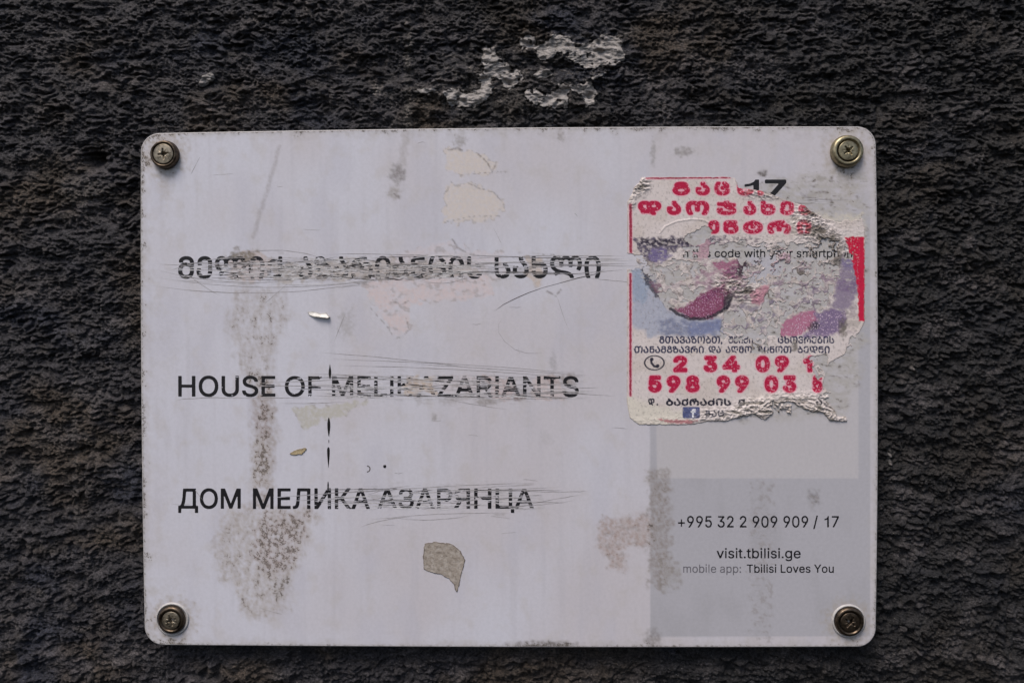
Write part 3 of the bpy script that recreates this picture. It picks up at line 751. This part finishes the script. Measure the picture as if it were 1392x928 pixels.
# surface: base paper with a peeled top layer here and there
fib = fbm(SU/9, SV/4, 4, 211); fib2 = fbm(SU/3.2, SV/2.4, 3, 213)
crump = blob(SU, SV, 1085, 552, 50, 16, .6, .3, 12, 1)+blob(SU, SV, 1135, 563, 22, 14, .6, .3, 8, 2)+blob(SU, SV, 1030, 556, 28, 14, .6, .3, 8, 3)+.8*blob(SU, SV, 985, 564, 44, 10, .6, .3, 8, 4)+.25*blob(SU, SV, 900, 573, 50, 6, .5, .3, 8, 4) \
      + blob(SU, SV, 870, 250, 13, 14, .6, .3, 8, 5)+.7*blob(SU, SV, 858, 270, 7, 12, .6, .3, 8, 6)+.9*blob(SU, SV, 1046, 262, 34, 8, .6, .4, 8, 7)+.9*blob(SU, SV, 1100, 300, 24, 26, .6, .4, 9, 8) \
      + .8*blob(SU, SV, 990, 385, 20, 14, .6, .4, 8, 9)+.7*blob(SU, SV, 1015, 398, 22, 14, .6, .4, 8, 10)+.8*blob(SU, SV, 1128, 334, 20, 22, .6, .4, 8, 11)+.5*blob(SU, SV, 1060, 350, 60, 16, .6, .4, 8, 12)
crump = np.clip(crump, 0, 1.2)
peel = polym(SU, SV, [(860,322),(1172,322),(1172,388),(1060,386),(1000,392),(940,386),(880,382),(858,366)], 6, 12, 24, 3)
peel = np.maximum(peel, polym(SU, SV, [(1092,262),(1178,262),(1178,322),(1110,320),(1096,300)], 6, 6, 14, 3))
edge = sstep(5, 0, f)
h = 0.09-.04*tatter+0.03*fib2*(.4+peel)+0.05*peel*fib*(1-tatter)+0.05*edge*(.5+noise(SU/9, SV/9, 5))
rid = 1-np.abs(noise(SU/13+.4*noise(SU/9, SV/9, 2), SV/6, 221))*2
h = h+crump*(.18+.36*np.clip(rid, 0, 1)+.36*np.clip(1-np.abs(noise(SU/6, SV/5, 223))*2.4, 0, 1))*.9*sstep(-.5, 5, f+2)
h = h+.14*sstep(2.2, 0, linedist(SU, SV, [(897,317),(904,308),(920,301),(940,298),(955,299),(966,304)]))
C = np.zeros(SU.shape+(3,)); C[:] = lin((214,203,200))
C = mix(C, (206,194,188), sstep(-.2, .4, fbm(SU/40, SV/30, 3, 231)))
C = mix(C, (216,208,196), polym(SU, SV, [(850,540),(945,565),(900,580),(850,580)], 8, 6, 20, 2))
TOP = lambda m: m
def paint(m, c, k=1.0):
    global C
    C = mix(C, c, np.clip(m*k, 0, 1))
PU2 = lambda pts, soft=2, rag=3, rs=8, seed=0: polym(SU, SV, pts, soft, rag, rs, seed)
mot = fbm(SU/5, SV/4, 4, 241); mot2 = fbm(SU/12, SV/8, 3, 243)
pal = fbm(SU/16, SV/13, 3, 319)
paint(tatter*sstep(.1, .22, pal), (128,110,128), .45); paint(tatter*sstep(-.08, -.2, pal), (158,150,145), .55); paint(tatter*sstep(.16, .3, fbm(SU/11, SV/9, 4, 321)), (96,84,94), .5)
# the print: a soft violet and mauve photograph, mostly gone
V1, V2, MA, LB, LV, DK = (74,66,92), (104,94,116), (132,66,98), (132,136,158), (138,124,146), (38,32,46)
paint(PU2([(862,324),(985,322),(980,330),(966,338),(958,346),(950,338),(925,336),(905,348),(896,356),(882,357),(870,342)], 2, 3, 8, 1)*np.clip(.9+mot*1.5, 0, 1), V1, .95)
paint(PU2([(866,324),(960,324),(940,332),(900,334),(870,334)], 2, 2, 8, 2)*np.clip(.6+mot*2.5, 0, 1), DK, .8)
paint(PU2([(885,340),(905,338),(912,350),(896,357),(882,354)], 2, 3, 8, 3), (120,108,150), .8)
paint(PU2([(960,324),(1040,322),(1030,332),(975,336)], 3, 4, 8, 4)*np.clip(.4+mot*3, 0, 1), (128,116,124), .8)
paint(PU2([(1030,372),(1060,350),(1100,354),(1130,360),(1140,384),(1100,392),(1050,390)], 4, 8, 12, 45)*sstep(-.15,.25,mot2), (140,118,138), .8)
paint(PU2([(1040,400),(1090,386),(1134,392),(1140,420),(1100,426),(1060,436)], 4, 8, 12, 46)*sstep(-.1,.3,mot2), (112,98,122), .75)
paint(PU2([(930,384),(968,356),(1012,350),(1030,372),(1000,396),(960,396)], 4, 7, 12, 47)*sstep(-.2,.25,mot2), (156,120,140), .75)
paint(PU2([(1000,408),(1050,410),(1056,456),(986,456),(984,430)], 4, 8, 12, 48)*sstep(-.1,.3,mot2), (120,112,134), .7)
paint(PU2([(944,334),(962,326),(970,336),(962,352),(944,352),(930,350)], 3, 4, 9, 5), (186,150,162), .85)
paint(PU2([(1058,335),(1072,336),(1080,350),(1068,364),(1048,372),(1044,362),(1060,350)], 3, 5, 9, 6), (184,152,166), .8)
paint(PU2([(968,357),(1008,352),(1012,362),(1006,380),(990,378),(976,366)], 2, 2.5, 8, 7), (162,104,130), .95)
paint(PU2([(985,368),(1008,358),(1008,376),(996,380)], 3, 3, 8, 7), (112,70,100), .7)
paint(PU2([(1006,352),(1024,349),(1014,362),(1008,378),(1000,374)], 2, 2, 6, 8), DK, .85)
paint(PU2([(1022,350),(1036,345),(1034,356),(1022,364)], 2, 2.5, 6, 18), V1, .8)
paint(PU2([(858,366),(880,362),(888,380),(892,396),(910,420),(940,433),(980,431),(982,455),(880,457),(860,440)], 4, 4, 14, 9), (168,172,188), .9)
paint(PU2([(858,366),(876,364),(884,390),(878,410),(862,410)], 4, 4, 10, 10), (150,162,182), .8)
paint(PU2([(892,432),(940,436),(980,430),(984,452),(960,458),(900,456)], 4, 4, 10, 11)*np.clip(.9+mot2*2, 0, 1), LB, .95)
paint(PU2([(930,440),(980,434),(980,452),(940,456)], 4, 4, 10, 12), (112,122,164), .5)
paint(PU2([(872,366),(880,364),(888,384),(896,404),(890,402),(876,380)], 1.5, 2.5, 7, 13), DK, .8)
paint(PU2([(884,384),(898,384),(898,402),(890,398)], 2, 3, 6, 14), (120,84,104), .8)
paint(PU2([(914,420),(930,418),(944,406),(962,396),(984,386),(992,398),(984,418),(968,432),(945,434),(928,428)], 2, 2, 7, 15), MA, .97)
paint(PU2([(944,406),(984,388),(984,400),(960,410)], 3, 3, 7, 16)*np.clip(.6+mot*2, 0, 1), (118,52,94), .8)
dl = linedist(SU, SV, [(911,419),(922,427),(938,433),(956,433),(972,428),(988,418),(994,404)]); paint(sstep(3.2, 1.2, dl+mot*1.5), DK, .9)
paint(PU2([(984,400),(996,398),(992,420),(982,424)], 2, 2, 6, 17), DK, .85)
sp_ = sstep(.30, .45, noise(SU/1.7, SV/1.7, 251)); paint(PU2([(918,418),(984,386),(990,400),(965,432),(930,430)], 2)*sp_, (206,160,190), .8)
paint(PU2([(1018,398),(1034,388),(1046,388),(1042,404),(1034,416),(1022,412)], 2, 2, 7, 19), (190,128,146), .9)
paint(PU2([(996,386),(1016,384),(1022,398),(1010,410),(996,404),(990,396)], 3, 4, 7, 21)*np.clip(.5+mot*3, 0, 1), (120,96,116), .8)
paint(PU2([(1058,457),(1064,440),(1078,428),(1092,424),(1106,424),(1112,434),(1100,448),(1082,458)], 2, 2.5, 7, 22), (176,110,138), .95)
paint(PU2([(1100,448),(1112,434),(1108,426),(1128,420),(1148,424),(1150,440),(1140,452),(1118,458),(1092,458)], 3, 3, 8, 23), (118,98,136), .9)
paint(PU2([(1096,446),(1108,436),(1116,442),(1104,450)], 2, 2, 6, 24), DK, .75)
paint(PU2([(1136,398),(1140,372),(1146,352),(1160,348),(1168,372),(1168,392),(1160,410),(1150,424),(1134,420)], 4, 4, 10, 25), LV, .9)
paint(PU2([(1140,352),(1162,346),(1164,366),(1148,366)], 4, 3, 8, 26), (126,116,150), .8)
paint(PU2([(1138,384),(1160,376),(1170,384),(1164,398),(1140,396)], 4, 3, 8, 27)*np.clip(.7+mot2*2, 0, 1), (120,100,132), .8)
sp2 = sstep(.33, .48, noise(SU/1.9, SV/1.9, 253)); paint(PU2([(1060,457),(1090,425),(1148,424),(1146,456)], 2)*sp2, (212,188,206), .8)
# creases and rubbing through the whole print
paint(sstep(.2, .45, fbm(SU/4, SV/2.6, 4, 315, .65)), (206,198,196), .4)
paint(sstep(.1, .45, fbm(SU/3.4, SV/4.2, 4, 317, .65)), (112,103,103), .42)
# bare, peeled paper
paint(peel*sstep(.2, .5, fib+.4*fib2), (196,188,182), .7); paint(peel*sstep(.22, .5, fbm(SU/6, SV/3, 3, 255)), (150,142,136), .55)
RED, HALO = (178,24,66), (224,158,174)
rub = sstep(.24, .40, fbm(SU/3.0, SV/3.0, 3, 261, .7)+.12*np.interp(SU, [850,930,1000,1100], [-.8,-.2,.5,.7]))
def wearmask(k=1.0): return 1-np.clip(rub*k, 0, 1)
paint(PU2([(1148,322),(1175,322),(1175,436),(1167,436),(1166,392),(1160,362)], 1, 1, 5, 31)*wearmask(.6), (196,24,62), 1)
paint(polym(SU, SV, [(1168,322),(1174,322),(1174,436),(1168,436)], .8, .6, 4, 3), (196,28,66))
for pts, w in (([(857,279),(857.5,343)], 1.8), ([(857,373),(857,537)], 1.5), ([(879,242.5),(992,241.5)], 1.1)):
    d = linedist(SU, SV, pts); paint(sstep(w+1.6, w+.4, d), HALO, .7); paint(sstep(w+.4, w-.5, d+.9*mot)*wearmask(.9), (150,30,60), .95)
def ink(items, c, halo=None, hw=2.0, wk=0.9, dx=0):
    for it in items:
        text, box, ref, fat = it[:4]; fnt = it[4] if len(it) > 4 else True
        pad = 8
        i0 = max(0, int((box[0]-pad-SU[0,0])/ST)); i1 = int((box[1]+pad-SU[0,0])/ST); j0 = max(0, int((box[2]-pad-SV[0,0])/ST)); j1 = int((box[3]+pad-SV[0,0])/ST)
        u, v = SU[j0:j1, i0:i1], SV[j0:j1, i0:i1]
        m = raster(text, box, u, v, ref, fat, fnt)
        if halo:
            hm = np.clip(blur(m, hw*.75/ST)*2.6, 0, 1); C[j0:j1, i0:i1] = mix(C[j0:j1, i0:i1], halo, sstep(.25, .8, hm)*.85)
        w = 1-np.clip(rub[j0:j1, i0:i1]*wk, 0, 1)
        C[j0:j1, i0:i1] = mix(C[j0:j1, i0:i1], c, sstep(.25, .75, m)*w)
def row(chars, boxes, vt, vb, fat, ref=None, font=True):
    return [(c, (a, b, vt, vb), ref, fat, font) for c, (a, b) in zip(chars, boxes)]
ink(row('ᲒᲐᲪᲜᲘ', [(914,938),(945,965),(971,992),(1002,1024),(1029,1038)], 247, 266, 1.9), RED, HALO)
ink(row('ᲓᲐᲝᲯᲐᲮᲔᲑ', [(867,899),(906,926),(932,964),(974,1001),(1010,1028),(1034,1054),(1060,1079),(1085,1103)], 273, 292.5, 2.0), RED, HALO)
ink(row('ᲔᲜᲢᲠᲘ', [(962,978),(983,1004),(1010,1037),(1043,1075),(1083,1102)], 299.5, 318, 2.0), RED, HALO)
ink(row(['2','3','4','0','9','ONE'], [(915,934.5),(956,975),(982,1006),(1027,1046.5),(1053,1072.5),(1092,1104.5)], 483, 506, 2.2), RED, HALO, 2.2, .8)
ink(row('59899035', [(881,899.5),(906,925),(932,951),(974,992.5),(999,1018),(1039,1058),(1064,1082.5),(1104,1118)], 510, 533.5, 2.2), RED, HALO, 2.2, .8)
NAVY = (48,50,78)
ink([('ᲒᲗᲐᲕᲐᲖᲝᲑᲗ,', (896,982,456.5,467), 'ᲒᲗᲐ', .45), ('ᲨᲔᲘᲫᲘ', (990,1024,456.5,467), None, .45), ('ᲪᲮᲝᲕᲠᲔᲑᲘᲡ', (1057,1134,456.5,467), None, .45),
     ('ᲗᲐᲜᲐᲛᲒᲖᲐᲕᲠᲘ', (862,957,470,480), None, .45), ('ᲓᲐ', (963,980,470,480), None, .45), ('ᲐᲦᲛᲝᲐᲩᲘᲜᲝᲗ', (986,1076,470,480), None, .45), ('ᲑᲔᲓᲜᲘ', (1084,1128,470,480), None, .45)], NAVY, None, 1, .8)
ink([('Დ', (881,890,541,551), None, .6), ('.', (892,895,548,551), None, .6), ('ᲑᲐᲥᲠᲐᲫᲘᲡ', (905,994,541,551.5), None, .8), ('Ქ.', (1003,1017,541,551.5), None, .8), ('ᲐᲕ', (1108,1128,541,551), None, .7)], (34,34,50), None, 1, .7)
ink([('ᲒᲐᲪ', (958,984,557,566), None, .5)], (60,60,80), None, 1, .9)
el = np.abs(np.hypot((SU-889.5)/13.2, (SV-493)/9.6)-1)*11; paint(sstep(1.25, .6, el), (34,34,52), .95)
d = linedist(SU, SV, [(885,488.5),(885.5,493),(889,497.5),(893.5,498.5)]); paint(sstep(1.9, 1.2, d), (34,34,52), .95)
for q_ in ((885.5,488.5),(893.5,497.5)): paint(sstep(2.9, 2.1, np.hypot(SU-q_[0]-.5, SV-q_[1]+.3)), (34,34,52), .95)
bx_ = np.maximum(np.abs(SU-939.5)-9.5, np.abs(SV-560.5)-5.5); bx_ = np.where((np.abs(SU-939.5) > 9.5) & (np.abs(SV-560.5) > 5.5), np.hypot(np.abs(SU-939.5)-9.5, np.abs(SV-560.5)-5.5), bx_)
paint(sstep(2.6, 1.8, bx_)*wearmask(.4), (58,70,120), .95)
i0, i1, j0, j1 = int((926-846)/ST), int((954-846)/ST), int((550-232)/ST), int((571-232)/ST)
C[j0:j1, i0:i1] = mix(C[j0:j1, i0:i1], (226,226,232), sstep(.3, .7, raster('f', (938.5,946,555,567.5), SU[j0:j1, i0:i1], SV[j0:j1, i0:i1], None, .8)))
paint(polym(SU, SV, [(893,569),(915,570),(948,571),(940,574.5),(915,575),(900,572)], 1, 1.5, 7, 3), (170,90,100), .8)
# grime caught by torn edges and folds
paint(sstep(1.6, .0, f)*(.4+.6*sstep(-.2, .3, noise(SU/9, SV/9, 271))), (118,108,100), .6)
paint(crump*sstep(-.1, -.5, rid-.2), (110,102,94), .75); paint(crump*sstep(0, .4, fbm(SU/9, SV/6, 3, 277)), (120,113,106), .8); paint(crump*(1-peel)*.3, (190,182,172), .6)
GRM = (86,80,70)
for cx, cy, rx, ry in ((1101,288,8,6),(1110,313,13,7),(1118,325,9,9),(1133,326,7,10),(1136,350,7,12),(1028,470,6,6),(1080,470,4,7),(1085,372,10,5),(870,254,7,3),(1104,349,8,4),(1046,400,5,6),(1015,395,7,5),(1146,445,5,12)):
    paint(blob(SU, SV, cx, cy, rx, ry, .6, .9, 5, cx), GRM, .75)
spk = .22+.5*crump+.35*peel+.25*edge
WR = np.stack([np.clip(spk*.8, 0, .9), np.full(SU.shape, .72), np.clip(.25+.6*peel+.5*crump, 0, 1)], -1)
notice = empty('torn_notice', (0, 0, 0))
tag(notice, 'half torn-off paper notice with red lettering and phone numbers glued on the white sign', 'notice')
field_mesh('printed_sheet', SU, SV, f, h, M_PAPER, 0.0, notice, {'tint': C, 'wear': WR}, skirt=0.015)

# ------------------------------------------------------------------ loose scraps
def scrap(name, pts, label, colr, cols, step=.5, rag=1.0, thick=.15, seed=0, spk=.5, curl=None, parent=None):
    P = np.array(pts, float); u0, v0 = P.min(0)-4; u1, v1 = P.max(0)+4
    U, V = grid(np.arange(u0, u1, step), np.arange(v0, v1, step))
    f = blur(sdpoly(U, V, pts)+rag*2*fbm(U/6, V/6, 4, seed, .6), .7)
    h = thick+.06*fbm(U/4, V/4, 4, seed+1)+.05*sstep(2, 0, f)
    if curl is not None: h = h+curl(U, V)
    C = np.zeros(U.shape+(3,)); C[:] = lin(colr)
    for c_, s_, sc_, k in cols: C = mix(C, c_, sstep(-.05, .35, fbm(U/sc_, V/sc_, 4, s_))*k)
    C = mix(C, (70,62,56), sstep(1.5, .2, f+.6*noise(U/7, V/7, seed))*.6)
    Wr = np.stack([np.full(U.shape, spk), np.full(U.shape, .75), np.full(U.shape, .8)], -1)
    cu, cv = P.mean(0); ox, oz = plane(cu, cv, 0)
    o = field_mesh(name, U, V, f, h, M_PAPER, 0.0, parent, {'tint': C, 'wear': Wr}, skirt=.015, origin=(float(ox), 0.0, float(oz)) if parent is None else None)
    return tag(o, label, 'paper scrap') if parent is None else o
scrap('glued_scrap', [(577,738),(592,736),(612,738),(622,744),(627,750),(632,760),(630,772),(626,786),(622,805),(620,804),(617,794),(610,786),(600,781),(588,778),(576,773),(575,760)],
      'grey-brown torn scrap glued to the sign below the Russian line', (158,148,138), [((128,118,108), 5, 4, .7), ((182,174,166), 8, 6, .6)], .5, .8, .12, 3, .62)
scrap('glued_scrap', [(393,616),(402,611),(416,608),(417,611),(410,617),(396,618)], 'small tan paper fleck stuck between the English and Russian lines', (178,162,130), [((130,112,84), 5, 4, .6)], .4, .8, .2, 6, .3)
curl_ = lambda U, V: 1.1*np.exp(-(((V-428.5-(U-420)*.17)+1.5*0)/3.4)**2)*sstep(418, 436, U)
scrap('curled_paper_sliver', [(418,424),(424,423),(436,426),(444,425),(449,431),(446,433),(440,432),(428,431),(420,428)], 'tiny white curled sliver of paper standing off the sign beneath the Georgian line', (226,222,216), [((196,190,182), 5, 5, .4)], .35, .3, .15, 8, .05, curl_)
scrap('paper_flake', [(700,690),(700,690.5),(701,690)], 'x', (0,0,0), []) if False else None

# ------------------------------------------------------------------ screws
def lathe(name, prof, mat, parent, n=56, wob=0.0):
    """prof: (radius mm, height mm off the sign) -> around the -y axis"""
    co, fc = [], []
    for r, hgt in prof:
        for i in range(n):
            a_ = 2*math.pi*i/n; rr = r*(1+wob*math.sin(3*a_+r))
            co.append((rr*math.cos(a_)*MM, -hgt*MM, rr*math.sin(a_)*MM))
    for k in range(len(prof)-1):
        for i in range(n):
            fc.append((k*n+i, k*n+(i+1) % n, (k+1)*n+(i+1) % n, (k+1)*n+i))
    return mesh(name, co, fc, mat, parent)
def head(parent, r, h0, ang, mat, seed, size=1.0):
    nr, na = 40, 120; rr = np.linspace(0, 1, nr)[:, None]; aa = np.linspace(0, 2*np.pi, na, endpoint=False)[None]
    X = rr*r*np.cos(aa); Z = rr*r*np.sin(aa); ca, sa = math.cos(R(ang)), math.sin(R(ang))
    x1 = X*ca+Z*sa; z1 = -X*sa+Z*ca; c2, s2 = math.cos(R(45)), math.sin(R(45)); x2 = x1*c2+z1*s2; z2 = -x1*s2+z1*c2
    w = .42*size*r/3.8; L = .66*r*size
    def bar(a_, b_): return sstep(w+.16, w-.04, np.abs(b_)+.20*np.abs(a_)*.4)*sstep(L+.18, L-.18, np.abs(a_))
    cross = np.maximum(bar(x1, z1), bar(z1, x1)); thin = np.maximum(sstep(.17, .05, np.abs(z2)), sstep(.17, .05, np.abs(x2)))*sstep(.72*r, .5*r, np.hypot(X, Z))
    cone = sstep(.40*r*size, .10*r, np.hypot(X, Z))
    hgt = h0+.22*(1-rr**2)+0*X-1.5*cross*(.45+.55*cone)-.14*thin-.5*cone*.6+.03*noise(X*3, Z*3, seed)
    hgt = hgt-.35*sstep(.92, 1.0, rr)**2
    co = np.stack([X.ravel()*MM, -hgt.ravel()*MM, Z.ravel()*MM], 1)
    idx = np.arange(nr*na).reshape(nr, na); nx = np.roll(idx, -1, 1)
    q_ = np.stack([idx[:-1].ravel(), nx[:-1].ravel(), nx[1:].ravel(), idx[1:].ravel()], 1)
    return mesh('screw_head', co, q_, mat, parent)
def screw(u, v, label, R0, Rt, Rh, H_, ang, mc, mh, seed, ringr=None, rh=.7):
    x, z = plane(u, v, 0); t = empty('screw', (float(x), 0, float(z)))
    tag(t, label, 'screw', 'cup-washered screws at the corners of the sign')
    if ringr:
        lathe('plastic_washer', [(ringr, 0.0), (ringr-.05, .25), (ringr-.35, .55), (ringr-.9, .62), (R0+.5, .55), (R0-.3, .3), (R0-.6, .3)], M_PVC, t, wob=.006)
    lathe('cup_washer', [(R0, .02), (R0+.08, .35), (R0, H_*.45), (R0-.25, H_*.75), ((R0+Rt)/2+.1, H_*.97), (Rt+.25, H_), (Rt, H_*.97), (Rt-.15, H_*.80), (Rh+.12, H_*.62)], mc, t, wob=.004)
    lathe('groove', [(Rh+.25, H_*.70), (Rh+.05, H_*.55), (Rh-.2, H_*.5)], M_GROOVE, t)
    lathe('head_rim', [(Rh-.02, H_*.5), (Rh, H_*.86), (Rh-.1, H_*.93), (Rh-.3, H_*.92)], mh, t)
    head(t, Rh-.12, H_*.88, ang, mh, seed, rh)
    return t
screw(225.5, 211, 'dark bronze cross-head screw in the upper left corner of the sign', 5.7, 4.5, 4.0, 2.7, 8, M_BRONZED, M_BRONZE, 1, rh=.85)
screw(1150, 206.5, 'brassy cross-head screw in the upper right corner of the sign', 6.4, 4.6, 3.85, 2.7, 38, M_BRASS, M_BRASS, 2, rh=.85)
screw(234.5, 841, 'grimy screw inside a pale plastic ring in the lower left corner of the sign', 5.6, 4.3, 3.6, 1.8, 20, M_BRONZED, M_BRONZE, 3, 6.9, .95)
screw(1153.5, 843.5, 'dark grimy screw inside a pale plastic ring in the lower right corner of the sign', 5.8, 4.5, 3.8, 1.8, 55, M_BRONZED, M_BRONZED, 4, 6.8, .95)
